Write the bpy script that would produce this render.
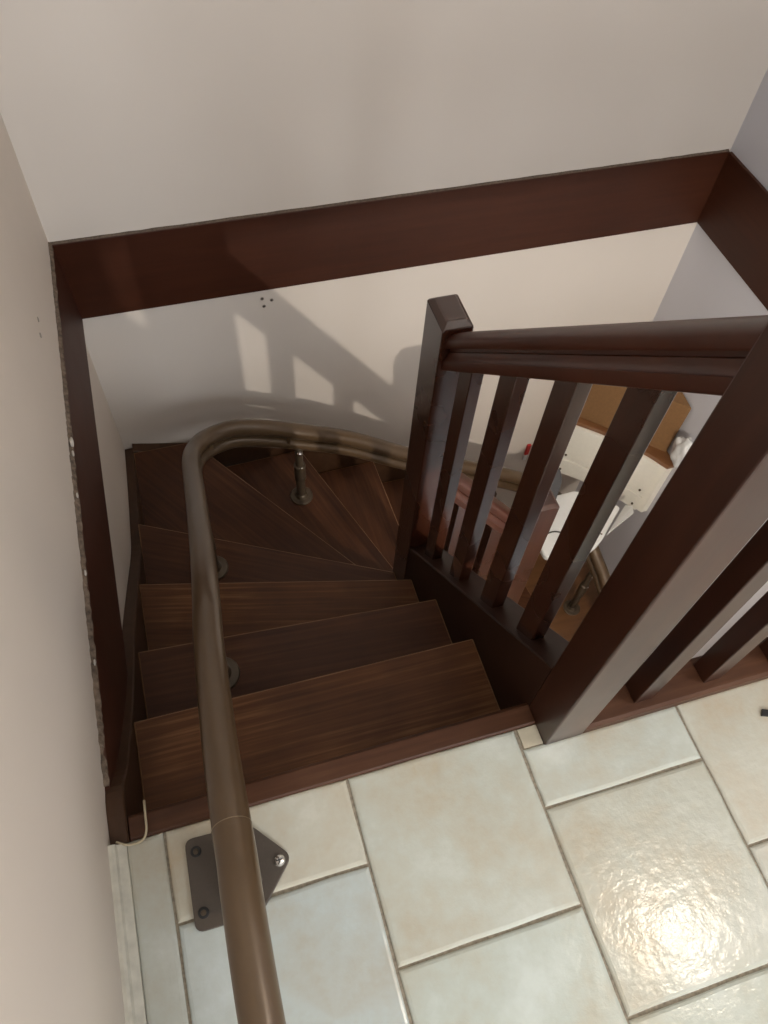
import bpy, bmesh, math, random
from mathutils import Vector, Matrix

for o in list(bpy.data.objects):
    bpy.data.objects.remove(o, do_unlink=True)
S = bpy.context.scene
COL = S.collection
random.seed(7)

# ------------------------------------------------------------------ camera
EYE = 1.5
cam = bpy.data.cameras.new('camera')
camo = bpy.data.objects.new('camera', cam)
COL.objects.link(camo)
right = Vector((0.95650403, -0.28694573, 0.05255644))
down = Vector((-0.21268632, -0.80926381, -0.54759165))
fwd = Vector((0.19966111, 0.51259559, -0.83509353))
M = Matrix.Identity(4)
for i in range(3):
    M[i][0], M[i][1], M[i][2] = right[i], -down[i], -fwd[i]
M[2][3] = EYE
camo.matrix_world = M
cam.sensor_fit = 'VERTICAL'
cam.sensor_height = 24.0
cam.sensor_width = 18.0
cam.lens = 24.0 * 773.5 / 1024.0
cam.clip_start = 0.02
S.camera = camo

# ------------------------------------------------------------------ world, lights, exposure
w = bpy.data.worlds.new('world')
S.world = w
w.use_nodes = True
w.node_tree.nodes['Background'].inputs[0].default_value = (0.75, 0.82, 1.0, 1)
w.node_tree.nodes['Background'].inputs[1].default_value = 0.3
S.view_settings.view_transform = 'Standard'
S.view_settings.look = 'None'
S.view_settings.exposure = 0.0
S.view_settings.gamma = 1.0
S.view_settings.use_curve_mapping = False

UP_LAMP = (1.50, -0.12, 2.25)     # ceiling lamp of the upper floor
LOW_LAMP = (1.10, -0.05, -0.155)   # lamp of the lower hall, under the landing


def light(name, kind, loc, energy, color, rot=(0, 0, 0), **kw):
    L = bpy.data.lights.new(name, kind)
    L.energy = energy
    L.color = color
    for k, v in kw.items():
        setattr(L, k, v)
    o = bpy.data.objects.new(name, L)
    o.location = loc
    o.rotation_euler = rot
    COL.objects.link(o)
    return o


light('ceiling_lamp_light', 'POINT', UP_LAMP, 22, (1.0, 0.87, 0.72), shadow_soft_size=0.10)
light('hall_lamp_light', 'POINT', LOW_LAMP, 62, (1.0, 0.90, 0.77), shadow_soft_size=0.014)
light('added_window_fill', 'AREA', (0.75, -2.10, 1.45), 48, (0.95, 0.98, 1.0),
      rot=(math.radians(90), 0, 0), shape='RECTANGLE', size=1.1, size_y=1.2)  # added cool fill from behind the eye, brightens the back wall


# ------------------------------------------------------------------ materials
def mat(name):
    m = bpy.data.materials.new(name)
    m.use_nodes = True
    return m, m.node_tree.nodes, m.node_tree.links, m.node_tree.nodes['Principled BSDF']


def ramp(N, stops):
    r = N.new('ShaderNodeValToRGB')
    e = r.color_ramp.elements
    e[0].position, e[0].color = stops[0][0], (*stops[0][1], 1)
    e[1].position, e[1].color = stops[-1][0], (*stops[-1][1], 1)
    for p, c in stops[1:-1]:
        x = e.new(p)
        x.color = (*c, 1)
    return r


def coords(N, L, scale):
    t = N.new('ShaderNodeTexCoord')
    mp = N.new('ShaderNodeMapping')
    mp.inputs['Scale'].default_value = scale
    L.new(t.outputs['Object'], mp.inputs['Vector'])
    return mp


def noise(N, L, src, scale, detail=4, rough=0.55):
    n = N.new('ShaderNodeTexNoise')
    n.inputs['Scale'].default_value = scale
    n.inputs['Detail'].default_value = detail
    n.inputs['Roughness'].default_value = rough
    L.new(src.outputs[0], n.inputs['Vector'])
    return n


def bump(N, L, src, strength, dist, bsdf):
    b = N.new('ShaderNodeBump')
    b.inputs['Strength'].default_value = strength
    b.inputs['Distance'].default_value = dist
    L.new(src, b.inputs['Height'])
    L.new(b.outputs[0], bsdf.inputs['Normal'])
    return b


def wood(name, dark, mid, light_, grain, rough=0.34, coat=0.25, worn=0.0):
    """grain: stretch vector, small along the grain"""
    m, N, L, B = mat(name)
    mp = coords(N, L, grain)
    n = noise(N, L, mp, 1.0, 8, 0.62)
    mp2 = coords(N, L, (2.3, 2.3, 2.3))
    n2 = noise(N, L, mp2, 1.6, 3, 0.5)
    r = ramp(N, [(0.32, dark), (0.52, mid), (0.72, light_)])
    mix = N.new('ShaderNodeMath')
    mix.operation = 'MULTIPLY_ADD'
    mix.inputs[1].default_value = 0.45
    L.new(n2.outputs[0], mix.inputs[0])
    sc = N.new('ShaderNodeMath')
    sc.operation = 'MULTIPLY'
    sc.inputs[1].default_value = 0.56
    L.new(n.outputs[0], sc.inputs[0])
    L.new(sc.outputs[0], mix.inputs[2])
    L.new(mix.outputs[0], r.inputs[0])
    L.new(r.outputs[0], B.inputs['Base Color'])
    rr = N.new('ShaderNodeMapRange')
    rr.inputs['To Min'].default_value = rough - 0.05
    rr.inputs['To Max'].default_value = rough + 0.12 + worn
    L.new(n2.outputs[0], rr.inputs['Value'])
    L.new(rr.outputs[0], B.inputs['Roughness'])
    B.inputs['Coat Weight'].default_value = coat
    B.inputs['Coat Roughness'].default_value = 0.16
    B.inputs['Specular IOR Level'].default_value = 0.35 if not coat else 0.5
    bump(N, L, n.outputs[0], 0.12, 0.002, B)
    return m


def plain(name, color, rough=0.5, metal=0.0, coat=0.0, bumpy=0.0, bscale=60, vary=0.06):
    m, N, L, B = mat(name)
    mp = coords(N, L, (1, 1, 1))
    n = noise(N, L, mp, bscale, 3, 0.5)
    r = ramp(N, [(0.3, tuple(c * (1 - vary) for c in color)), (0.7, tuple(min(1, c * (1 + vary)) for c in color))])
    L.new(n.outputs[0], r.inputs[0])
    L.new(r.outputs[0], B.inputs['Base Color'])
    B.inputs['Roughness'].default_value = rough
    B.inputs['Metallic'].default_value = metal
    B.inputs['Coat Weight'].default_value = coat
    if bumpy:
        bump(N, L, n.outputs[0], bumpy, 0.002, B)
    return m


def paint(name, color, vary=0.03):
    m, N, L, B = mat(name)
    mp = coords(N, L, (1, 1, 1))
    big = noise(N, L, mp, 1.7, 3, 0.5)
    fine = noise(N, L, mp, 160, 3, 0.6)
    r = ramp(N, [(0.3, tuple(c * (1 - vary) for c in color)), (0.7, tuple(min(1, c * (1 + vary)) for c in color))])
    L.new(big.outputs[0], r.inputs[0])
    L.new(r.outputs[0], B.inputs['Base Color'])
    B.inputs['Roughness'].default_value = 0.62
    bump(N, L, fine.outputs[0], 0.10, 0.001, B)
    return m


def tile_mat():
    m, N, L, B = mat('glazed_stone_tile')
    mp = coords(N, L, (1, 1, 1))
    a = noise(N, L, mp, 4.5, 5, 0.6)
    b = noise(N, L, mp, 26, 5, 0.65)
    att = N.new('ShaderNodeAttribute')
    att.attribute_name = 'tint'
    add = N.new('ShaderNodeMath')
    add.operation = 'MULTIPLY_ADD'
    add.inputs[1].default_value = 0.25
    L.new(b.outputs[0], add.inputs[0])
    sc = N.new('ShaderNodeMath')
    sc.operation = 'MULTIPLY'
    sc.inputs[1].default_value = 0.75
    L.new(a.outputs[0], sc.inputs[0])
    L.new(sc.outputs[0], add.inputs[2])
    r = ramp(N, [(0.36, (0.50, 0.45, 0.365)), (0.45, (0.52, 0.51, 0.45)), (0.54, (0.54, 0.56, 0.52)), (0.66, (0.62, 0.645, 0.62))])
    L.new(add.outputs[0], r.inputs[0])
    mx = N.new('ShaderNodeMix')
    mx.data_type = 'RGBA'
    mx.blend_type = 'MULTIPLY'
    mx.inputs[0].default_value = 1.0
    L.new(r.outputs[0], mx.inputs[6])
    L.new(att.outputs['Color'], mx.inputs[7])
    L.new(mx.outputs[2], B.inputs['Base Color'])
    B.inputs['Roughness'].default_value = 0.15
    B.inputs['Specular IOR Level'].default_value = 0.5
    u = noise(N, L, mp, 34, 4, 0.6)
    s = N.new('ShaderNodeMath')
    s.operation = 'ADD'
    L.new(u.outputs[0], s.inputs[0])
    L.new(a.outputs[0], s.inputs[1])
    bump(N, L, s.outputs[0], 0.20, 0.006, B)
    return m


def grout_mat():
    return plain('sandy_grout', (0.29, 0.25, 0.19), 0.85, bumpy=0.4, bscale=140, vary=0.25)


W_BEIGE = paint('beige_wall_paint', (0.69, 0.635, 0.58))
W_LILAC = paint('pale_grey_wall_paint', (0.62, 0.62, 0.67))
W_CEIL = paint('white_ceiling_paint', (0.75, 0.74, 0.72))
FASCIA = wood('fascia_mahogany', (0.034, 0.0078, 0.0018), (0.046, 0.0108, 0.003), (0.058, 0.015, 0.0045), (3, 40, 40), 0.5, 0.0)
FASCIA_Y = wood('fascia_mahogany_side', (0.034, 0.0078, 0.0018), (0.046, 0.0108, 0.003), (0.058, 0.015, 0.0045), (40, 3, 40), 0.5, 0.0)
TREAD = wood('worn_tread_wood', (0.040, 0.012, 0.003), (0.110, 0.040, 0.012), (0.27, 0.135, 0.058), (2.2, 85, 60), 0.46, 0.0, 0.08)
TREAD_R = wood('dimmed_reddish_tread_wood', (0.032, 0.009, 0.003), (0.072, 0.024, 0.008), (0.125, 0.050, 0.020), (2.2, 75, 60), 0.44, 0.0, 0.06)  # reddish wood, darkened further so the winders look less lit
WORN = wood('worn_edge_wood', (0.12, 0.055, 0.022), (0.20, 0.105, 0.05), (0.30, 0.18, 0.10), (9, 60, 60), 0.5, 0.0)
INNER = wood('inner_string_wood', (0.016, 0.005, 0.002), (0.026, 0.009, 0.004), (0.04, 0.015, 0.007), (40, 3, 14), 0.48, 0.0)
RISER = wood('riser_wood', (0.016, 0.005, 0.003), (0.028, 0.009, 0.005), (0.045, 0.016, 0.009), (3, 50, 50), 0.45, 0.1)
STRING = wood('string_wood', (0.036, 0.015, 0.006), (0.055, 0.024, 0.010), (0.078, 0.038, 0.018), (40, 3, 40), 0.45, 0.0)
VERT = wood('railing_wood_upright', (0.024, 0.0065, 0.003), (0.038, 0.011, 0.005), (0.055, 0.018, 0.009), (42, 42, 3), 0.24, 0.85)
VERT_DULL = wood('worn_newel_wood', (0.024, 0.0065, 0.003), (0.038, 0.011, 0.005), (0.055, 0.018, 0.009), (42, 42, 3), 0.32, 0.15)
RAILW = wood('railing_wood_slope', (0.036, 0.0085, 0.0035), (0.056, 0.0145, 0.006), (0.078, 0.022, 0.010), (36, 4, 14), 0.36, 0.08)
NOSE = wood('nosing_wood', (0.040, 0.012, 0.004), (0.072, 0.026, 0.010), (0.12, 0.055, 0.028), (4, 60, 50), 0.48, 0.0)
TUBE = plain('bronze_enamel', (0.100, 0.062, 0.032), 0.30, 0.1, 0.3, vary=0.03)
PLATE = plain('dark_bronze_enamel', (0.085, 0.068, 0.055), 0.42, 0.2, 0.1, bumpy=0.08, bscale=300)
STEEL = plain('polished_steel', (0.75, 0.74, 0.72), 0.16, 1.0)
PEWTER = plain('dull_bronze_metal', (0.085, 0.062, 0.040), 0.34, 0.3, vary=0.05)
TILE = tile_mat()
GROUT = grout_mat()
SKIRT = plain('cream_skirting_stone', (0.62, 0.59, 0.50), 0.4, bumpy=0.1, bscale=40, vary=0.12)
SEAL = plain('yellowed_sealant', (0.50, 0.42, 0.28), 0.5)
PARQ = wood('orange_parquet', (0.10, 0.042, 0.014), (0.15, 0.068, 0.025), (0.20, 0.095, 0.04), (4, 40, 40), 0.3, 0.3)
CREAM = plain('cream_lacquer', (0.88, 0.86, 0.78), 0.35, coat=0.2, vary=0.02)
WHITE = plain('white_plastic', (0.88, 0.90, 0.90), 0.3, coat=0.2, vary=0.02)
OAK = wood('golden_brown_top', (0.16, 0.065, 0.025), (0.22, 0.10, 0.04), (0.30, 0.15, 0.07), (6, 6, 6), 0.35, 0.2)
CARD = plain('brown_cardboard', (0.22, 0.115, 0.045), 0.8, bumpy=0.1, bscale=90, vary=0.08)
GREYF = plain('grey_upholstery', (0.10, 0.105, 0.115), 0.8, bumpy=0.3, bscale=300, vary=0.15)
BLACK = plain('black_plastic', (0.012, 0.012, 0.013), 0.4)
BAG = plain('white_plastic_film', (0.78, 0.80, 0.82), 0.22, bumpy=0.3, bscale=30)
RED = plain('red_plastic', (0.55, 0.03, 0.03), 0.4)
CHIP = plain('bare_plaster', (0.50, 0.46, 0.41), 0.9, bumpy=0.4, bscale=200)
GLASSW = plain('added_frame_paint', (0.8, 0.8, 0.78), 0.4)


def emit(name, color, strength):
    m, N, L, B = mat(name)
    B.inputs['Base Color'].default_value = (*color, 1)
    B.inputs['Emission Color'].default_value = (*color, 1)
    B.inputs['Emission Strength'].default_value = strength
    return m


GLOW_W = emit('lit_lamp_glass', (1.0, 0.86, 0.68), 3.0)
SKYP = emit('added_pane_glow', (0.80, 0.88, 1.0), 1.5)  # glow for the pane of the added, unseen window


# ------------------------------------------------------------------ helpers
def link(name, bm, material, parent=None, smooth=False, bevel=0.0, seg=2, origin=None):
    me = bpy.data.meshes.new(name)
    bmesh.ops.recalc_face_normals(bm, faces=bm.faces)
    if origin is not None:
        bmesh.ops.translate(bm, verts=bm.verts, vec=-Vector(origin))
    bm.to_mesh(me)
    bm.free()
    mats = material if isinstance(material, (list, tuple)) else [material]
    for mm in mats:
        me.materials.append(mm)
    if smooth:
        for p in me.polygons:
            p.use_smooth = True
    o = bpy.data.objects.new(name, me)
    COL.objects.link(o)
    if origin is not None:
        o.location = origin
    if parent is not None:
        o.parent = parent
        pl = Vector((0, 0, 0))
        q = parent
        while q is not None:
            pl += q.location
            q = q.parent
        o.location = o.location - pl
    if bevel:
        b = o.modifiers.new('bevel', 'BEVEL')
        b.width = bevel
        b.segments = seg
        b.limit_method = 'ANGLE'
        b.angle_limit = math.radians(35)
    return o


def thing(name, label, cat, loc=(0, 0, 0), group=None):
    o = bpy.data.objects.new(name, None)
    o.location = loc
    o.empty_display_size = 0.05
    COL.objects.link(o)
    return tag(o, label, cat, group)


def tag(o, label, cat, group=None):
    o['label'] = label
    o['category'] = cat
    if group:
        o['group'] = group
    return o


def struct(name, bm, m, label=None, **kw):
    o = link(name, bm, m, **kw)
    o['kind'] = 'structure'
    if label:
        o['label'] = label
    return o


def box(bm, x0, x1, y0, y1, z0, z1):
    vs = [bm.verts.new((x, y, z)) for z in (z0, z1) for y in (y0, y1) for x in (x0, x1)]
    for f in ((0, 2, 3, 1), (4, 5, 7, 6), (0, 1, 5, 4), (2, 6, 7, 3), (0, 4, 6, 2), (1, 3, 7, 5)):
        bm.faces.new([vs[i] for i in f])
    return vs


def boxm(*a):
    bm = bmesh.new()
    box(bm, *a)
    return bm


def prism(bm, pts, z0, z1):
    """pts: xy polygon"""
    a = [bm.verts.new((p[0], p[1], z0)) for p in pts]
    b = [bm.verts.new((p[0], p[1], z1)) for p in pts]
    n = len(pts)
    bm.faces.new(a[::-1])
    bm.faces.new(b)
    for i in range(n):
        bm.faces.new((a[i], a[(i + 1) % n], b[(i + 1) % n], b[i]))


def loft(bm, rings, closed=True, caps=True):
    R = [[bm.verts.new(p) for p in r] for r in rings]
    n = len(R[0])
    for i in range(len(R) - 1):
        for j in range(n if closed else n - 1):
            k = (j + 1) % n
            bm.faces.new((R[i][j], R[i][k], R[i + 1][k], R[i + 1][j]))
    if caps:
        bm.faces.new(R[0][::-1])
        bm.faces.new(R[-1])


def smooth_path(pts, sub=8):
    P = [Vector(p) for p in pts]
    out = []
    for i in range(len(P) - 1):
        p0 = P[i - 1] if i else P[i] * 2 - P[i + 1]
        p1, p2 = P[i], P[i + 1]
        p3 = P[i + 2] if i + 2 < len(P) else P[i + 1] * 2 - P[i]
        for k in range(sub):
            t = k / sub
            out.append(0.5 * ((2 * p1) + (-p0 + p2) * t + (2 * p0 - 5 * p1 + 4 * p2 - p3) * t * t + (-p0 + 3 * p1 - 3 * p2 + p3) * t ** 3))
    out.append(P[-1])
    return out


def tube(bm, path, r, seg=20):
    path = [Vector(p) for p in path]
    rings = []
    for i, p in enumerate(path):
        d = (path[min(i + 1, len(path) - 1)] - path[max(i - 1, 0)]).normalized()
        up = Vector((0, 0, 1)) if abs(d.z) < 0.95 else Vector((0, 1, 0))
        a = d.cross(up).normalized()
        b = a.cross(d).normalized()
        rings.append([p + (a * math.cos(t) + b * math.sin(t)) * r for t in [2 * math.pi * k / seg for k in range(seg)]])
    loft(bm, rings)


def lathe(bm, c, prof, seg=28):
    """prof: list of (r, z) from bottom to top, about vertical axis at c"""
    rings = [[(c[0] + r * math.cos(t), c[1] + r * math.sin(t), c[2] + z) for t in [2 * math.pi * k / seg for k in range(seg)]] for r, z in prof]
    loft(bm, rings)


# ------------------------------------------------------------------ setting
XL, XR, YB, YF = -0.317, 1.967, 2.062, -2.15
ZLOW, ZTOP = -2.47, 2.45
ZPLAT = -2.28
T = 0.10
struct('wall_left', boxm(XL - T, XL, YF - T, YB + T, ZLOW - T, ZTOP), paint('warm_beige_wall_paint', (0.66, 0.585, 0.51)))
struct('wall_back', boxm(XL, XR + T, YB, YB + T, ZLOW - T, ZTOP), W_BEIGE)
struct('wall_right', boxm(XR, XR + T, YF - T, YB, ZLOW - T, ZTOP), W_LILAC)
# front wall behind the eye; its window is added to house the fill light
bm = bmesh.new()
box(bm, XL, XR, YF - T, YF, ZLOW - T, 0.80)
box(bm, XL, XR, YF - T, YF, 2.10, ZTOP)
box(bm, XL, 0.15, YF - T, YF, 0.80, 2.10)
box(bm, 1.35, XR, YF - T, YF, 0.80, 2.10)
struct('wall_front', bm, W_BEIGE)
bm = bmesh.new()
for a in ((0.15, 0.20, 0.80, 2.10), (1.30, 1.35, 0.80, 2.10), (0.20, 1.30, 0.80, 0.85), (0.20, 1.30, 2.05, 2.10), (0.73, 0.77, 0.85, 2.05)):
    box(bm, a[0], a[1], YF - 0.07, YF - 0.02, a[2], a[3])
wf = struct('added_window_1', bm, GLASSW, bevel=0.004)
wp = link('added_window_pane', boxm(0.20, 1.30, YF - 0.05, YF - 0.045, 0.85, 2.05), SKYP, parent=wf)
struct('ceiling', boxm(XL - T, XR + T, YF - T, YB + T, ZTOP, ZTOP + T), W_CEIL)
lf = struct('floor', boxm(XL, XR, YF, YB, ZLOW - 0.05, ZLOW), plain('pale_blue_grey_tile', (0.60, 0.72, 0.86), 0.3, bscale=8, vary=0.08))

bm = bmesh.new()
box(bm, XR - 0.03, XR - 0.001, -1.45, -0.55, ZLOW, -0.45)
dr_ = struct('added_door_1', bm, RISER, bevel=0.004)  # unseen door, added as a dark surface for the balusters to reflect
for z0, z1 in ((ZLOW + 0.2, ZLOW + 0.85), (ZLOW + 1.0, -0.6)):
    link('added_door_panel', boxm(XR - 0.038, XR - 0.029, -1.33, -0.67, z0, z1), RISER, parent=dr_, bevel=0.006)
bm = bmesh.new()
tube(bm, [(XR - 0.03, -0.63, ZLOW + 1.02), (XR - 0.08, -0.63, ZLOW + 1.02), (XR - 0.085, -0.66, ZLOW + 1.02), (XR - 0.085, -0.75, ZLOW + 1.02)], 0.009, 12)
link('added_door_handle', bm, STEEL, parent=dr_, smooth=True)

# landing floor: slab with pillowed tiles
bm = bmesh.new()
box(bm, XL, 0.507, YF, 0.362, -0.11, -0.006)
box(bm, 0.507, XR, YF, 0.375, -0.11, -0.006)
tint_l = bm.loops.layers.float_color.new('tint')
for f in bm.faces:
    for l in f.loops:
        l[tint_l] = (1, 1, 1, 1)
GAP = 0.0026


def cuts(first, last, joints):
    ys = [first] + sorted(j for j in joints if first < j < last) + [last]
    return list(zip(ys[:-1], ys[1:]))


cols = [
    (-0.293, -0.224, 0.362, [-0.30, -0.75]),
    (-0.224, 0.117, 0.362, [0.207, -0.138, -0.48, -0.82]),
    (0.117, 0.461, 0.362, [0.038, -0.30, -0.64, -0.98]),
    (0.461, 0.800, 0.320, [0.207, -0.138, -0.48, -0.82]),
    (0.800, 1.142, 0.320, [0.040, -0.30, -0.64, -0.98]),
    (1.142, 1.484, 0.320, [0.207, -0.138, -0.48, -0.82]),
    (1.484, 1.826, 0.320, [0.040, -0.30, -0.64, -0.98]),
    (1.826, 1.960, 0.320, [0.207, -0.138, -0.48, -0.82]),
]
tints = {}
warm = [(1.0, 0.97, 0.91), (0.97, 0.98, 0.96), (1.0, 0.98, 0.93), (0.94, 0.97, 0.97), (1.0, 0.96, 0.90)]
fixed = {(1, 0): (1.05, 0.99, 0.90), (1, 1): (0.94, 1.0, 1.04), (2, 0): (1.0, 1.0, 0.95), (2, 1): (0.96, 1.0, 0.97),
         (3, 0): (1.0, 1.01, 0.97), (3, 1): (0.96, 0.94, 0.87), (3, 2): (0.93, 0.94, 0.88), (4, 0): (1.03, 0.98, 0.90), (0, 0): (0.98, 0.98, 0.95), (0, 1): (0.96, 0.97, 0.95)}
for ci, (x0, x1, ytop, joints) in enumerate(cols):
    segs = cuts(YF, ytop, joints)[::-1]
    for ti, (a, b) in enumerate(segs):
        col = fixed.get((ci, ti), random.choice(warm))
        g = GAP
        xa, xb, ya, yb_ = x0 + g, x1 - g, a + g, b - (g if b < ytop else 0)
        nseg = 5

        def ring(ins, z):
            pts = []
            X0, X1, Y0, Y1 = xa + ins, xb - ins, ya + ins, yb_ - ins
            rr = random.Random(ci * 100 + ti)
            for k in range(nseg):
                t = k / nseg
                j = lambda: rr.uniform(-0.0011, 0.0011)
                pts.append((X0 + (X1 - X0) * t, Y0 + j(), z))
            for k in range(nseg):
                t = k / nseg
                pts.append((X1 + j(), Y0 + (Y1 - Y0) * t, z))
            for k in range(nseg):
                t = k / nseg
                pts.append((X1 + (X0 - X1) * t, Y1 + j(), z))
            for k in range(nseg):
                t = k / nseg
                pts.append((X0 + j(), Y1 + (Y0 - Y1) * t, z))
            return pts
        before = len(bm.faces)
        loft(bm, [ring(0, -0.008), ring(0.0, -0.0035), ring(0.0025, -0.0012), ring(0.007, 0.0)], caps=True)
        bm.faces.ensure_lookup_table()
        for f in bm.faces[before:]:
            f.material_index = 1
            for l in f.loops:
                l[tint_l] = (*col, 1)
# the small beige filler piece beside the newel
before = len(bm.faces)
box(bm, 0.466, 0.506, 0.322, 0.360, -0.008, -0.001)
bm.faces.ensure_lookup_table()
for f in bm.faces[before:]:
    f.material_index = 1
    for l in f.loops:
        l[tint_l] = (0.95, 0.82, 0.66, 1)
fl = struct('floor', bm, [GROUT, TILE])
struct('ceiling', boxm(XL, XR, YF, 0.360, -0.122, -0.111), W_CEIL)

bm = bmesh.new()
# plinth along the left wall: upright slip with a rounded top
loft(bm, [[(XL, y, -0.006), (-0.290, y, -0.006), (-0.290, y, 0.001), (-0.303, y, 0.012), (-0.306, y, 0.020), (-0.311, y, 0.023), (XL, y, 0.023)] for y in (YF, 0.360)])
struct('baseboard_left', bm, SKIRT)

# fascia boards round the well, their faces a little proud of the walls
struct('trim_1', boxm(-0.309, 1.960, 2.053, YB + 0.001, -0.288, 0.0), FASCIA, bevel=0.003)
bm = bmesh.new()
ys = [0.36 + i * (2.062 - 0.36) / 60 for i in range(61)]
rr = random.Random(3)
rings = []
for y in ys:
    j = rr.uniform(-0.0022, 0.0016) if 0.37 < y < 1.75 else 0
    zt = 0.0 + (rr.uniform(-0.004, 0.002) if 0.4 < y < 1.75 else 0)
    rings.append([(XL - 0.001, y, -0.288), (-0.299, y, -0.288), (-0.308, y, zt), (XL - 0.001, y, zt + 0.002)])
loft(bm, rings)
struct('trim_2', bm, FASCIA_Y)
struct('trim_3', boxm(1.955, XR + 0.001, 0.40, 2.0535, -0.288, 0.0), FASCIA_Y, bevel=0.003)
struct('trim_4', boxm(0.590, 1.955, 0.376, 0.392, -0.13, -0.001), FASCIA, bevel=0.002)
# rough plaster line on the ledge above the fascias
bm = bmesh.new()
rr = random.Random(11)
loft(bm, [[(XL + 0.0005 + i * 0.0379, 2.0625, 0.0), (XL + i * 0.0379, 2.0535, 0.0002), (XL + i * 0.0379, 2.0545 + rr.uniform(0, .001), 0.002), (XL + i * 0.0379, 2.0625, 0.004 + rr.uniform(-.001, .001))] for i in range(61)])
struct('trim_5', bm, plain('brown_grey_filler', (0.11, 0.08, 0.058), 0.8, bumpy=0.5, bscale=120, vary=0.3))
bm = bmesh.new()
loft(bm, [[(XL - 0.001, y, 0.0), (-0.308 + rr.uniform(-.0015, .002), y, 0.0), (-0.3095 + rr.uniform(-.0015, .001), y, 0.002), (XL - 0.001, y, (0.004 + rr.uniform(-.001, .0045)) * (1.0 if y > 1.5 else 1.6))] for y in [0.47 + i * 1.59 / 150 for i in range(151)]])
struct('trim_6', bm, plain('flaking_filler', (0.13, 0.095, 0.068), 0.85, bumpy=0.8, bscale=90, vary=0.55))

# chips of bare plaster on the left edge
for k, (y, z, s) in enumerate(((1.30, 0.002, 0.010), (1.265, 0.001, 0.006), (1.14, 0.002, 0.005), (0.93, 0.003, 0.005), (0.72, 0.002, 0.005))):
    bm = bmesh.new()
    bmesh.ops.create_icosphere(bm, subdivisions=2, radius=s)
    r2 = random.Random(k)
    for v in bm.verts:
        v.co *= r2.uniform(0.75, 1.2)
        v.co.x *= 0.45
        v.co.y *= 1.5
        v.co += Vector((-0.310, y, z + 0.003))
    o = link('plaster_chip', bm, CHIP)
    lab = ['largest white plaster chip on the left fascia edge, nearest the far corner',
           'white plaster chip just below the largest chip on the left fascia edge',
           'small white plaster chip halfway along the left fascia edge',
           'small white plaster chip on the left fascia edge beside the wall string',
           'tiny white plaster chip lowest in view on the left fascia edge'][k]
    tag(o, lab, 'plaster chip', 'plaster chips on the left fascia edge')

# drilled holes left in the walls
hl = [((0.284, 2.0615, -0.328), 'y', 'small empty screw hole in back wall, upper left of the three under the fascia'),
      ((0.316, 2.0615, -0.340), 'y', 'small empty screw hole in back wall, rightmost of the three under the fascia'),
      ((0.288, 2.0615, -0.362), 'y', 'small empty screw hole in back wall, lowest of the three under the fascia'),
      ((-0.3165, 1.521, 0.196), 'x', 'grey drilled hole in the left wall beside the far fascia corner, upper of two'),
      ((-0.3165, 1.478, 0.186), 'x', 'pale drilled hole in the left wall beside the far fascia corner, lower of two')]
for (p, ax, lab) in hl:
    bm = bmesh.new()
    seg = 14
    def rg(r, d):
        out = []
        for k in range(seg):
            t = 2 * math.pi * k / seg
            u, v = r * math.cos(t), r * math.sin(t)
            out.append((p[0] + u, p[1] - d, p[2] + v) if ax == 'y' else (p[0] + d, p[1] + u, p[2] + v))
        return out
    loft(bm, [rg(0.0062, -0.001), rg(0.0062, 0.0012), rg(0.0040, 0.0016), rg(0.0036, 0.0)])
    bm.faces.ensure_lookup_table()
    bm.faces[-1].material_index = 1
    o = link('screw_hole', bm, [plain('hole_rim', (0.30, 0.26, 0.22), 0.9), BLACK])
    tag(o, lab, 'screw hole', 'old screw holes in the ' + ('back' if ax == 'y' else 'left') + ' wall')

# ------------------------------------------------------------------ staircase
ST = thing('staircase', 'dark brown wooden winder staircase descending between plastered walls', 'staircase', (0.1, 1.2, -1.2))
RIS = 0.19
NOSES = [((0.507, 0.405), (-0.284, 0.405)),
         ((0.507, 0.640), (-0.284, 0.652)),
         ((0.507, 0.848), (-0.284, 0.905)),
         ((0.507, 1.016), (-0.284, 1.212)),
         ((0.507, 1.150), (-0.284, 1.556)),
         ((0.520, 1.168), (-0.055, 2.018)),
         ((0.655, 1.168), (0.375, 2.018)),
         ((0.735, 1.168), (0.710, 2.018)),
         ((0.840, 1.168), (0.950, 2.018)),
         ((0.935, 1.168), (1.230, 2.018)),
         ((0.985, 1.152), (1.430, 1.880)),
         ((1.012, 1.130), (1.470, 1.420))]


def shift(seg, d):
    a, b = Vector(seg[0]), Vector(seg[1])
    t = (b - a).normalized()
    n = Vector((t.y, -t.x))          # up-stair side is the side of the previous nosing
    if seg[1][0] < -0.2 and n.y > 0:
        n = -n
    if seg[1][0] >= -0.2 and n.x > 0:
        n = -n
    return a + n * d, b + n * d


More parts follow.
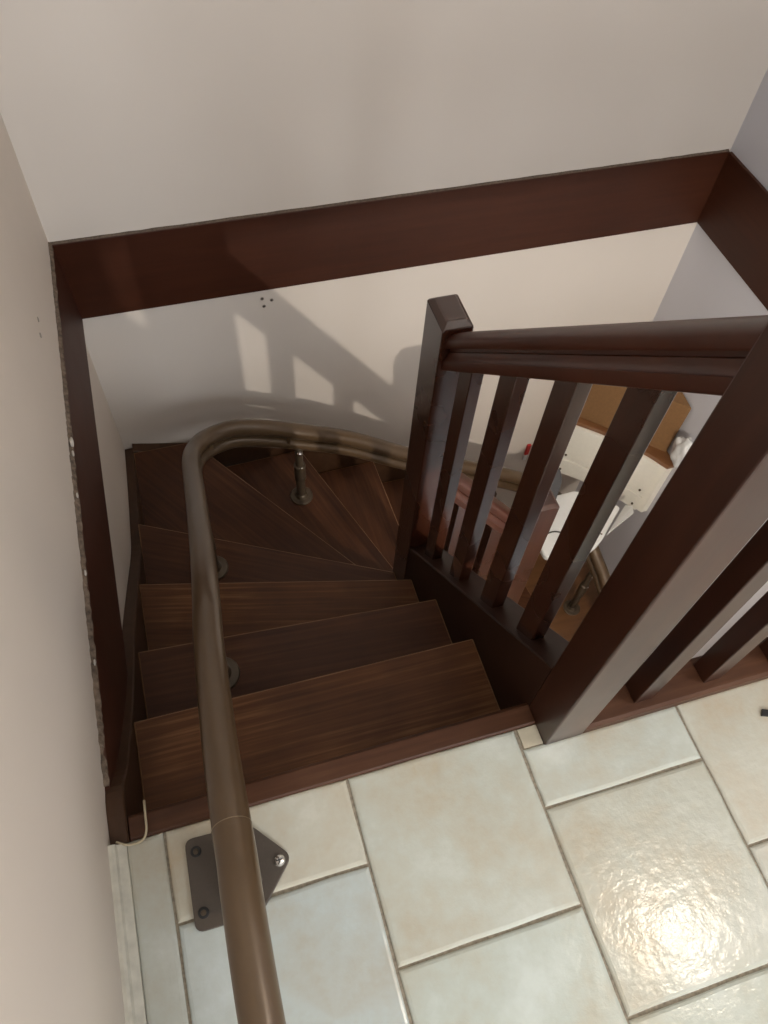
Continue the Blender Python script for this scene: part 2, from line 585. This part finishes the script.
for k in range(1, 12):
    p, c = NOSES[k - 1], NOSES[k]
    pa, pb = shift(p, 0.026)
    if k == 1:
        pa, pb = Vector((0.507, 0.385)), Vector((-0.284, 0.385))
    poly = [pa, pb]
    if k == 5:
        poly.append(Vector((-0.284, 2.018)))
    if k == 10:
        poly.append(Vector((1.38, 2.018)))
    poly += [Vector(c[1]), Vector(c[0])]
    if k in (1, 2, 3, 4):
        poly = [Vector((min(v.x, 0.5065), v.y)) for v in poly]
    z = -RIS * k
    bm = bmesh.new()
    prism(bm, [(v.x, v.y) for v in poly], z - 0.032, z)
    ang = math.atan2(c[1][1] - c[0][1], c[0][0] - c[1][0])
    cx = sum(v.x for v in poly) / len(poly)
    cy = sum(v.y for v in poly) / len(poly)
    o = link('tread', bm, [TREAD if k in (1, 3) else TREAD_R, WORN], parent=ST, bevel=0.004, seg=2, origin=(cx, cy, z))
    o.modifiers['bevel'].material = 1
    # turn mesh data so the grain runs along the nosing
    a = -ang if k < 9 else ang
    o.rotation_euler.z = a
    o.data.transform(Matrix.Rotation(-a, 4, 'Z'))
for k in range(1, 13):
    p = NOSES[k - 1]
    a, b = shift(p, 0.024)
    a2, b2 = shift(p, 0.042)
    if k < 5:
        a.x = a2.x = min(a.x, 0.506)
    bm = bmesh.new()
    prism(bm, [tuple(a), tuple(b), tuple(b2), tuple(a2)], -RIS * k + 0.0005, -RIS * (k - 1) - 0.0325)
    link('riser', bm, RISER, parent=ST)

bm = bmesh.new()
box(bm, 0.60, XR - 0.001, 0.10, YB - 0.045, ZPLAT - 0.19, ZPLAT)
link('lower_landing', bm, PARQ, parent=ST, bevel=0.005)

# nosing strip between tiles and first step
bm = bmesh.new()
loft(bm, [[(x, 0.362, -0.030), (x, 0.362, -0.001), (x, 0.366, 0.0035), (x, 0.401, 0.0035), (x, 0.408, -0.004), (x, 0.409, -0.016), (x, 0.405, -0.030)] for x in (-0.282, 0.5065)])
link('landing_nosing', bm, NOSE, parent=ST, bevel=0.0015)

# string board along the left wall, its top following the winders in a hollow curve
prof = smooth_path([(0, 0.3615, 0.004), (0, 0.455, 0.003), (0, 0.53, -0.075), (0, 0.73, -0.235), (0, 0.97, -0.385), (0, 1.20, -0.56), (0, 1.44, -0.745), (0, 1.62, -0.82), (0, 1.80, -0.885), (0, 2.055, -0.965)], 6)
bm = bmesh.new()
loft(bm, [[(XL + 0.0005, p.y, p.z - 0.42), (-0.284, p.y, p.z - 0.42), (-0.284, p.y, p.z - 0.003), (-0.287, p.y, p.z), (XL + 0.0005, p.y, p.z)] for p in prof])
link('wall_string', bm, STRING, parent=ST)
prof = smooth_path([(-0.284, 0, -0.945), (-0.09, 0, -1.0), (0.175, 0, -1.06), (0.60, 0, -1.24), (0.85, 0, -1.42), (1.20, 0, -1.68), (1.42, 0, -1.86)], 5)
bm = bmesh.new()
loft(bm, [[(p.x, YB - 0.0005, p.z - 0.40), (p.x, 2.020, p.z - 0.40), (p.x, 2.020, p.z - 0.003), (p.x, 2.023, p.z), (p.x, YB - 0.0005, p.z)] for p in prof])
link('back_string', bm, STRING, parent=ST)

# inner string between the two newels (closed string with broad top)
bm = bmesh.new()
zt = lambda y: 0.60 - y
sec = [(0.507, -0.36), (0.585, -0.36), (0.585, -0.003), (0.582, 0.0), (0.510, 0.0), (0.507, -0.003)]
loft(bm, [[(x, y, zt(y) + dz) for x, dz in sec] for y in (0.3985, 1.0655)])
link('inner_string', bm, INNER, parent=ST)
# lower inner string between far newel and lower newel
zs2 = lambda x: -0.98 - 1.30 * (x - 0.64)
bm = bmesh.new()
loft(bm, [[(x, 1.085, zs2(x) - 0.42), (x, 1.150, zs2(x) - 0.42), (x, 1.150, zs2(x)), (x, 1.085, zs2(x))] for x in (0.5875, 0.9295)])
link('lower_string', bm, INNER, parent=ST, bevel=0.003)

# ------------------------------------------------------------------ newels and railings


def newel(bm, x0, x1, y0, y1, z0, z1, ch=0.012):
    loft(bm, [[(x0, y0, z0), (x1, y0, z0), (x1, y1, z0), (x0, y1, z0)],
              [(x0, y0, z1 - ch), (x1, y0, z1 - ch), (x1, y1, z1 - ch), (x0, y1, z1 - ch)],
              [(x0 + ch, y0 + ch, z1), (x1 - ch, y0 + ch, z1), (x1 - ch, y1 - ch, z1), (x0 + ch, y1 - ch, z1)]])


NN = thing('newel_post', 'large dark mahogany newel post at the stair head, standing on the tiles', 'newel post', (0.548, 0.358, 0.0))
bm = bmesh.new()
newel(bm, 0.507, 0.589, 0.317, 0.3985, -0.42, 1.22)
link('post', bm, VERT_DULL, parent=NN, bevel=0.003)
bm = bmesh.new()
lathe(bm, (0.548, 0.358, 1.2195), [(0.030, 0), (0.034, 0.008), (0.024, 0.018), (0.040, 0.045), (0.036, 0.070), (0.016, 0.088)])
link('finial', bm, VERT, parent=NN, smooth=True)

R1 = thing('stair_railing', 'sloping mahogany stair railing of four square balusters beside the flight', 'railing', (0.547, 0.75, 0.0))
bm = bmesh.new()
newel(bm, 0.505, 0.574, 1.066, 1.167, -1.45, 0.408, 0.013)
# shallow step under the cap
link('newel_post', bm, VERT, parent=R1, bevel=0.003)
zr = lambda y: 1.308 - 0.965 * y


def rail_section(w, h0=0.0):
    """(offset across, height) outline of the two-part handrail"""
    half = [(0.80, 0.0), (0.95, 0.003), (1.0, 0.009), (1.0, 0.033)]
    for k in range(1, 6):                       # cove of the lower member
        t = k / 5 * math.pi / 2
        half.append((1.0 - 0.30 * math.sin(t) ** 1.5, 0.033 + 0.026 * (1 - math.cos(t))))
    half += [(0.60, 0.061), (0.60, 0.071), (0.94, 0.073), (1.0, 0.078)]
    for k in range(0, 9):                       # rounded cap
        t = k / 8 * math.pi / 2
        half.append((0.25 + 0.75 * math.cos(t), 0.096 + 0.021 * math.sin(t)))
    pts = [(w * a, h) for a, h in half]
    return pts + [(-a, h) for a, h in reversed(pts)]


bm = bmesh.new()
loft(bm, [[(0.547 + a, y, zr(y) + h * 0.90) for a, h in rail_section(0.032)] for y in (0.399, 1.0655)])
hr = link('handrail', bm, RAILW, parent=R1, smooth=True)
es = hr.modifiers.new('edges', 'EDGE_SPLIT')
es.split_angle = math.radians(32)


def baluster_at(parent, x0, x1, y0, y1, zb0, zb1, zt0, zt1, axis='y'):
    """a square baluster cut to the slopes below and above"""
    bm = bmesh.new()
    if axis == 'y':
        low = [(x0, y0, zb0), (x1, y0, zb0), (x1, y1, zb1), (x0, y1, zb1)]
        top = [(x0, y0, zt0), (x1, y0, zt0), (x1, y1, zt1), (x0, y1, zt1)]
    else:
        low = [(x0, y0, zb0), (x1, y0, zb1), (x1, y1, zb1), (x0, y1, zb0)]
        top = [(x0, y0, zt0), (x1, y0, zt1), (x1, y1, zt1), (x0, y1, zt0)]
    loft(bm, [low, top])
    return link('baluster', bm, VERT_DULL if parent.name.startswith('landing') else VERT, parent=parent, bevel=0.002)


for y1 in (0.545, 0.692, 0.848, 1.003):
    y0 = y1 - 0.054
    baluster_at(R1, 0.526, 0.554, y0, y1, zt(y0) - 0.002, zt(y1) - 0.002, zr(y0) + 0.004, zr(y1) + 0.004)

# landing railing
R2 = thing('landing_railing', 'level mahogany railing along the tiled landing, right of the large newel', 'railing', (1.25, 0.36, 0.0))
bm = bmesh.new()
loft(bm, [[(x, 0.3175, -0.004), (x, 0.3935, -0.004), (x, 0.3935, 0.028), (x, 0.390, 0.031), (x, 0.324, 0.031), (x, 0.3175, 0.024)] for x in (0.5895, 1.954)])
link('base_rail', bm, NOSE, parent=R2, bevel=0.001)
bm = bmesh.new()
loft(bm, [[(x, 0.357 + a, 0.93 + h) for a, h in rail_section(0.032)] for x in (0.5895, 1.954)])
hr = link('handrail', bm, RAILW, parent=R2, smooth=True)
es = hr.modifiers.new('edges', 'EDGE_SPLIT')
es.split_angle = math.radians(32)
for k in range(8):
    x = 0.724 + 0.157 * k
    baluster_at(R2, x - 0.021, x + 0.021, 0.338, 0.380, 0.030, 0.030, 0.932, 0.932)

# lower railing
R3 = thing('stair_railing', 'short steep railing of the lower flight seen through the upper balusters', 'railing', (0.80, 1.11, -1.0))
bm = bmesh.new()
newel(bm, 0.930, 1.005, 1.085, 1.160, ZPLAT, -0.455, 0.012)
link('newel_post', bm, VERT, parent=R3, bevel=0.003)
zr3 = lambda x: -0.318 - 1.30 * (x - 0.64)
bm = bmesh.new()
loft(bm, [[(x, 1.118 + a, zr3(x) + h) for a, h in rail_section(0.030)] for x in (0.5775, 0.9295)])
hr = link('handrail', bm, RAILW, parent=R3, smooth=True)
es = hr.modifiers.new('edges', 'EDGE_SPLIT')
es.split_angle = math.radians(32)
for xc in (0.676, 0.812):
    x0, x1 = xc - 0.020, xc + 0.020
    baluster_at(R3, x0, x1, 1.096, 1.136, zs2(x0) - 0.002, zs2(x1) - 0.002, zr3(x0) + 0.003, zr3(x1) + 0.003, axis='x')

# ------------------------------------------------------------------ stairlift rail
SR = thing('stairlift_rail', 'curved brown twin tube stairlift rail running down the stairs', 'stairlift rail', (-0.09, 0.26, 0.0))
main = [(-0.093, -0.45, 0.290), (-0.093, -0.15, 0.290), (-0.092, 0.04, 0.290), (-0.089, 0.17, 0.286), (-0.087, 0.235, 0.273), (-0.087, 0.32, 0.247), (-0.087, 0.40, 0.206),
        (-0.086, 0.49, 0.157), (-0.081, 0.685, 0.054), (-0.074, 0.81, -0.016), (-0.069, 0.98, -0.133), (-0.067, 1.16, -0.260), (-0.066, 1.333, -0.381), (-0.065, 1.50, -0.486),
        (-0.062, 1.60, -0.540), (-0.050, 1.67, -0.580), (-0.020, 1.73, -0.610), (0.030, 1.770, -0.632), (0.105, 1.790, -0.645), (0.21, 1.792, -0.678), (0.336, 1.790, -0.735),
        (0.528, 1.79, -0.835), (0.743, 1.79, -0.99), (1.0, 1.79, -1.16), (1.30, 1.79, -1.345), (1.47, 1.765, -1.46), (1.60, 1.690, -1.57), (1.685, 1.585, -1.68), (1.722, 1.47, -1.765), (1.745, 1.36, -1.845), (1.76, 1.15, -1.99), (1.76, 1.0, -2.05)]
mp_ = smooth_path(main, 6)
bm = bmesh.new()
tube(bm, mp_, 0.030, 28)
link('rail_tube', bm, TUBE, parent=SR, smooth=True)
bm = bmesh.new()
lower = [Vector((p.x, p.y, p.z - 0.072)) for p in mp_]
tube(bm, lower, 0.024, 20)
link('guide_tube', bm, TUBE, parent=SR, smooth=True)
# webs joining the tubes
for p in mp_[10::18]:
    link('web_plate', boxm(p.x - 0.006, p.x + 0.006, p.y - 0.02, p.y + 0.02, p.z - 0.06, p.z - 0.02), TUBE, parent=SR)
# joint line
i0 = min(range(len(mp_)), key=lambda i: abs(mp_[i].y - 0.272) + abs(mp_[i].x + 0.09))
d = (mp_[i0 + 1] - mp_[i0 - 1]).normalized()
bm = bmesh.new()
tube(bm, [mp_[i0] - d * 0.0007, mp_[i0] + d * 0.0007], 0.0304, 28)
link('joint_ring', bm, plain('joint_gap_metal', (0.34, 0.27, 0.19), 0.3, 0.8), parent=SR)


def support(fx, fy, fz, tz, tx=None, ty=None):
    tx = fx if tx is None else tx
    ty = fy if ty is None else ty
    H = tz - fz
    bm = bmesh.new()
    lathe(bm, (fx, fy, fz), [(0.018, 0.004), (0.018, H * .38), (0.0225, H * .38 + .003), (0.0225, H * .66), (0.020, H * .665), (0.015, H * .67), (0.015, H - .005)])
    po = link('support_post', bm, PEWTER, parent=SR, smooth=False, bevel=0.001)
    for p_ in po.data.polygons:
        p_.use_smooth = True
    bm = bmesh.new()
    lathe(bm, (fx, fy, fz), [(0.047, 0.0), (0.047, 0.004), (0.044, 0.008), (0.026, 0.011), (0.022, 0.020), (0.018, 0.024)])
    link('flange', bm, PEWTER, parent=po, bevel=0.001)
    bm = bmesh.new()
    bmesh.ops.create_uvsphere(bm, u_segments=16, v_segments=10, radius=0.011)
    for v in bm.verts:
        v.co += Vector((fx, fy - 0.016, tz - 0.02))
    link('clamp_bolt', bm, STEEL, parent=po, smooth=True)
    for zz in (H * .45, H * .68):
        bm = bmesh.new()
        m_ = bmesh.ops.create_uvsphere(bm, u_segments=10, v_segments=6, radius=0.0045)
        for v in m_['verts']:
            v.co += Vector((fx + 0.004, fy - 0.0225 if zz > H * .5 else fy - 0.0185, fz + zz))
        link('set_screw', bm, STEEL, parent=po, smooth=True)


support(-0.090, 0.787, -2 * RIS, -0.072)
support(-0.066, 1.316, -4 * RIS, -0.43)
support(0.325, 1.782, -6 * RIS, -0.815)
support(1.720, 1.455, ZPLAT, -1.87)

# floor plate
bm = bmesh.new()


def rounded(poly, r, n=5):
    out = []
    m = len(poly)
    for i in range(m):
        p0, p1, p2 = Vector(poly[i - 1]), Vector(poly[i]), Vector(poly[(i + 1) % m])
        a = p1 + (p0 - p1).normalized() * r
        b = p1 + (p2 - p1).normalized() * r
        for k in range(n + 1):
            t = k / n
            out.append((1 - t) ** 2 * a + 2 * t * (1 - t) * p1 + t * t * b)
    return [tuple(v) for v in out]


prism(bm, rounded([(-0.194, 0.184), (-0.082, 0.182), (-0.012, 0.258), (-0.075, 0.332), (-0.190, 0.336)], 0.016), 0.0005, 0.009)
pl = link('mounting_plate', bm, PLATE, parent=SR, bevel=0.0015)
for k, (x, y, cr) in enumerate(((-0.173, 0.311, 0), (-0.176, 0.211, 0), (-0.035, 0.256, 1))):
    bm = bmesh.new()
    lathe(bm, (x, y, 0.0085), [(0.0095, 0), (0.0095, 0.0012), (0.0075, 0.002)] if not cr else [(0.0105, 0), (0.0105, 0.002), (0.008, 0.005), (0.004, 0.0062)])
    s = link('screw', bm, STEEL if cr else BLACK, parent=pl, smooth=False)
    if not cr:
        bm = bmesh.new()
        lathe(bm, (x, y, 0.0100), [(0.0050, 0), (0.0045, 0.0015), (0.002, 0.002)])
        link('screw', bm, PEWTER, parent=pl)
    else:
        bm = bmesh.new()
        box(bm, x - 0.005, x + 0.005, y - 0.0009, y + 0.0009, 0.0145, 0.0151)
        box(bm, x - 0.0009, x + 0.0009, y - 0.005, y + 0.005, 0.0145, 0.0152)
        link('cross_slot', bm, BLACK, parent=pl)
bm = bmesh.new()
box(bm, -0.134, -0.118, 0.200, 0.318, 0.009, 0.10)
box(bm, -0.118, -0.070, 0.230, 0.290, 0.009, 0.19)
link('rail_bracket', bm, PLATE, parent=SR, bevel=0.003)

# ------------------------------------------------------------------ stairlift chair parked at the foot


def unpx(px, py, z):
    """floor-plan point of a feature at height z, from its bearing at the eye point"""
    d = right * ((px - 384) / 773.5) + down * ((py - 512) / 773.5) + fwd
    t = (z - EYE) / d.z
    return (d.x * t, d.y * t)


CH = thing('stairlift_chair', 'white stairlift chair with grey padding parked at the foot of the stairs', 'stairlift chair', (1.42, 1.60, -1.5))
zc = -1.46
body = [(1.336, 1.403), (1.336, 1.560), (1.48, 1.701), (1.622, 1.706), (1.719, 1.633), (1.795, 1.562), (1.642, 1.430), (1.590, 1.395), (1.523, 1.369), (1.406, 1.374)]
bm = bmesh.new()
prism(bm, rounded(body, 0.02, 4), zc - 0.035, zc)
link('body_shell', bm, WHITE, parent=CH, bevel=0.010, seg=4)
bm = bmesh.new()
tube(bm, smooth_path([(1.34, 1.50, zc + 0.002), (1.42, 1.515, zc + 0.004), (1.48, 1.495, zc + 0.003), (1.56, 1.49, zc + 0.002), (1.64, 1.445, zc + 0.002)], 5), 0.003, 8)
link('cable', bm, BLACK, parent=CH, smooth=True)
bm = bmesh.new()
pad = [(1.301, 1.549), (1.402, 1.720), (1.500, 1.819), (1.558, 1.786), (1.536, 1.714), (1.459, 1.619), (1.371, 1.531)]
prism(bm, rounded(pad, 0.02, 4), zc + 0.001, zc + 0.09)
link('backrest', bm, GREYF, parent=CH, bevel=0.018, seg=4)
fp = [(1.652, 1.432), (1.812, 1.560), (1.820, 1.528), (1.797, 1.482), (1.668, 1.440)]
bm = bmesh.new()
hz = (0.004, 0.006, 0.045, 0.060, 0.020)
loft(bm, [[(x, y, zc - 0.008 + hz[i]) for i, (x, y) in enumerate(fp)], [(x, y, zc + 0.006 + hz[i]) for i, (x, y) in enumerate(fp)]])
link('footrest', bm, WHITE, parent=CH, bevel=0.003)
bm = bmesh.new()
box(bm, 1.40, 1.50, 1.60, 1.74, zc - 0.12, zc - 0.036)
link('carriage', bm, BLACK, parent=CH, bevel=0.01)

# ------------------------------------------------------------------ corner chest and what stands on it
ZC = -1.18
front = smooth_path([(1.60, 1.930, 0), (1.65, 1.890, 0), (1.751, 1.800, 0), (1.869, 1.665, 0), (1.935, 1.560, 0)], 4)
nrm = Vector((-0.70, -0.71, 0))
ZB = -1.56
KC = thing('corner_cabinet', 'cream corner cabinet with brown top fixed in the lower hall corner', 'cabinet', (1.80, 1.85, ZB))
bm = bmesh.new()
prism(bm, [(p.x, p.y) for p in front] + [(1.966, 1.56), (1.966, 2.061), (1.60, 2.061)], ZB, ZC - 0.022)
link('body', bm, CREAM, parent=KC)
bm = bmesh.new()
prism(bm, [(p.x - 0.006, p.y - 0.006) for p in front] + [(1.966, 1.555), (1.966, 2.061), (1.594, 2.061)], ZC - 0.022, ZC)
link('top', bm, OAK, parent=KC, bevel=0.003)
for k, (z0, z1) in enumerate(((ZC - 0.262, ZC - 0.026), (ZB + 0.006, ZC - 0.268))):
    bm = bmesh.new()
    fr = front[1:-1]
    loft(bm, [[(p.x - 0.001, p.y - 0.001, z0), (p.x - 0.012, p.y - 0.012, z0 + 0.003), (p.x - 0.012, p.y - 0.012, z1 - 0.003), (p.x - 0.001, p.y - 0.001, z1)] for p in fr])
    dr = link('drawer', bm, CREAM, parent=KC)
    for q in (front[4], front[-3]):
        bm = bmesh.new()
        bmesh.ops.create_uvsphere(bm, u_segments=12, v_segments=8, radius=0.006)
        for v in bm.verts:
            v.co += Vector((q.x - 0.014, q.y - 0.014, z0 + 0.035))
        link('knob', bm, PEWTER, parent=dr, smooth=True)

bm = bmesh.new()
pts = [Vector(p) for p in ((1.640, 1.935, 0), (1.955, 1.628, 0), (1.962, 1.72, 0), (1.70, 2.03, 0))]
loft(bm, [[(p.x, p.y, ZC + 0.001) for p in pts], [(p.x, p.y, ZC + 0.30) for p in pts]])
o = link('cardboard_box', bm, CARD, bevel=0.002)
tag(o, 'tall brown cardboard box standing on the corner cabinet', 'box')
bm = bmesh.new()
bmesh.ops.create_icosphere(bm, subdivisions=4, radius=0.055)
r3 = random.Random(5)
from mathutils import noise as mnoise
for v in bm.verts:
    n_ = mnoise.noise(v.co * 28.0) * 0.020 + mnoise.noise(v.co * 60.0) * 0.008
    v.co += v.co.normalized() * n_
    v.co.x *= 0.40
    v.co.y *= 0.85
    v.co.z *= 1.5
    v.co += Vector((1.938, 1.548, -1.06))
o = link('plastic_bag', bm, BAG, smooth=True)
tag(o, 'crumpled white plastic bag hanging on the right wall beside the cardboard box', 'bag')

# small red tag on the back wall
bm = boxm(1.535, 1.556, 2.050, 2.0615, -1.60, -1.52)
o = link('wall_tag', bm, [RED], bevel=0.003)
tag(o, 'small red tag fixed to the back wall above the stairlift rail', 'tag')
link('tag_tip', boxm(1.535, 1.552, 2.050, 2.060, -1.64, -1.602), WHITE, parent=o)

# bead of sealant curling round the foot of the wall string
bm = bmesh.new()
tube(bm, smooth_path([(-0.306, 0.366, 0.006), (-0.285, 0.356, 0.004), (-0.262, 0.357, 0.004), (-0.252, 0.370, 0.008), (-0.250, 0.40, 0.010), (-0.250, 0.425, 0.004)], 6), 0.0022, 8)
o = link('sealant_bead', bm, SEAL, smooth=True)
tag(o, 'thin yellowed sealant bead curling round the foot of the left stair string', 'sealant')

# dark scrap on the tiles at the right edge
bm = bmesh.new()
prism(bm, [(0.957, 0.250), (0.985, 0.240), (0.995, 0.250), (0.966, 0.262)], 0.0005, 0.006)
o = link('plastic_scrap', bm, BLACK, bevel=0.001)
tag(o, 'small black plastic scrap lying on the tiles near the landing railing', 'scrap')

# ------------------------------------------------------------------ lamps
LA = thing('ceiling_lamp', 'round white glass ceiling lamp above the tiled landing', 'lamp', (UP_LAMP[0], UP_LAMP[1], ZTOP))
bm = bmesh.new()
lathe(bm, (UP_LAMP[0], UP_LAMP[1], ZTOP - 0.03), [(0.11, 0.0), (0.12, 0.012), (0.12, 0.0295)])
link('lamp_base', bm, STEEL, parent=LA)
bm = bmesh.new()
lathe(bm, (UP_LAMP[0], UP_LAMP[1], ZTOP - 0.085), [(0.02, 0.0), (0.07, 0.012), (0.10, 0.032), (0.108, 0.0545)])
link('lamp_shade', bm, GLOW_W, parent=LA, smooth=True)
LB = thing('hall_lamp', 'small ceiling lamp of the lower hall under the landing', 'lamp', (LOW_LAMP[0], LOW_LAMP[1], -0.122))
bm = bmesh.new()
lathe(bm, (LOW_LAMP[0], LOW_LAMP[1], -0.130), [(0.03, 0.0), (0.035, 0.003), (0.035, 0.0075)])
link('lamp_base', bm, STEEL, parent=LB)
bm = bmesh.new()
lathe(bm, (LOW_LAMP[0], LOW_LAMP[1], -0.144), [(0.012, 0.0), (0.018, 0.003), (0.020, 0.008), (0.012, 0.014)])
link('bulb', bm, GLOW_W, parent=LB, smooth=True)
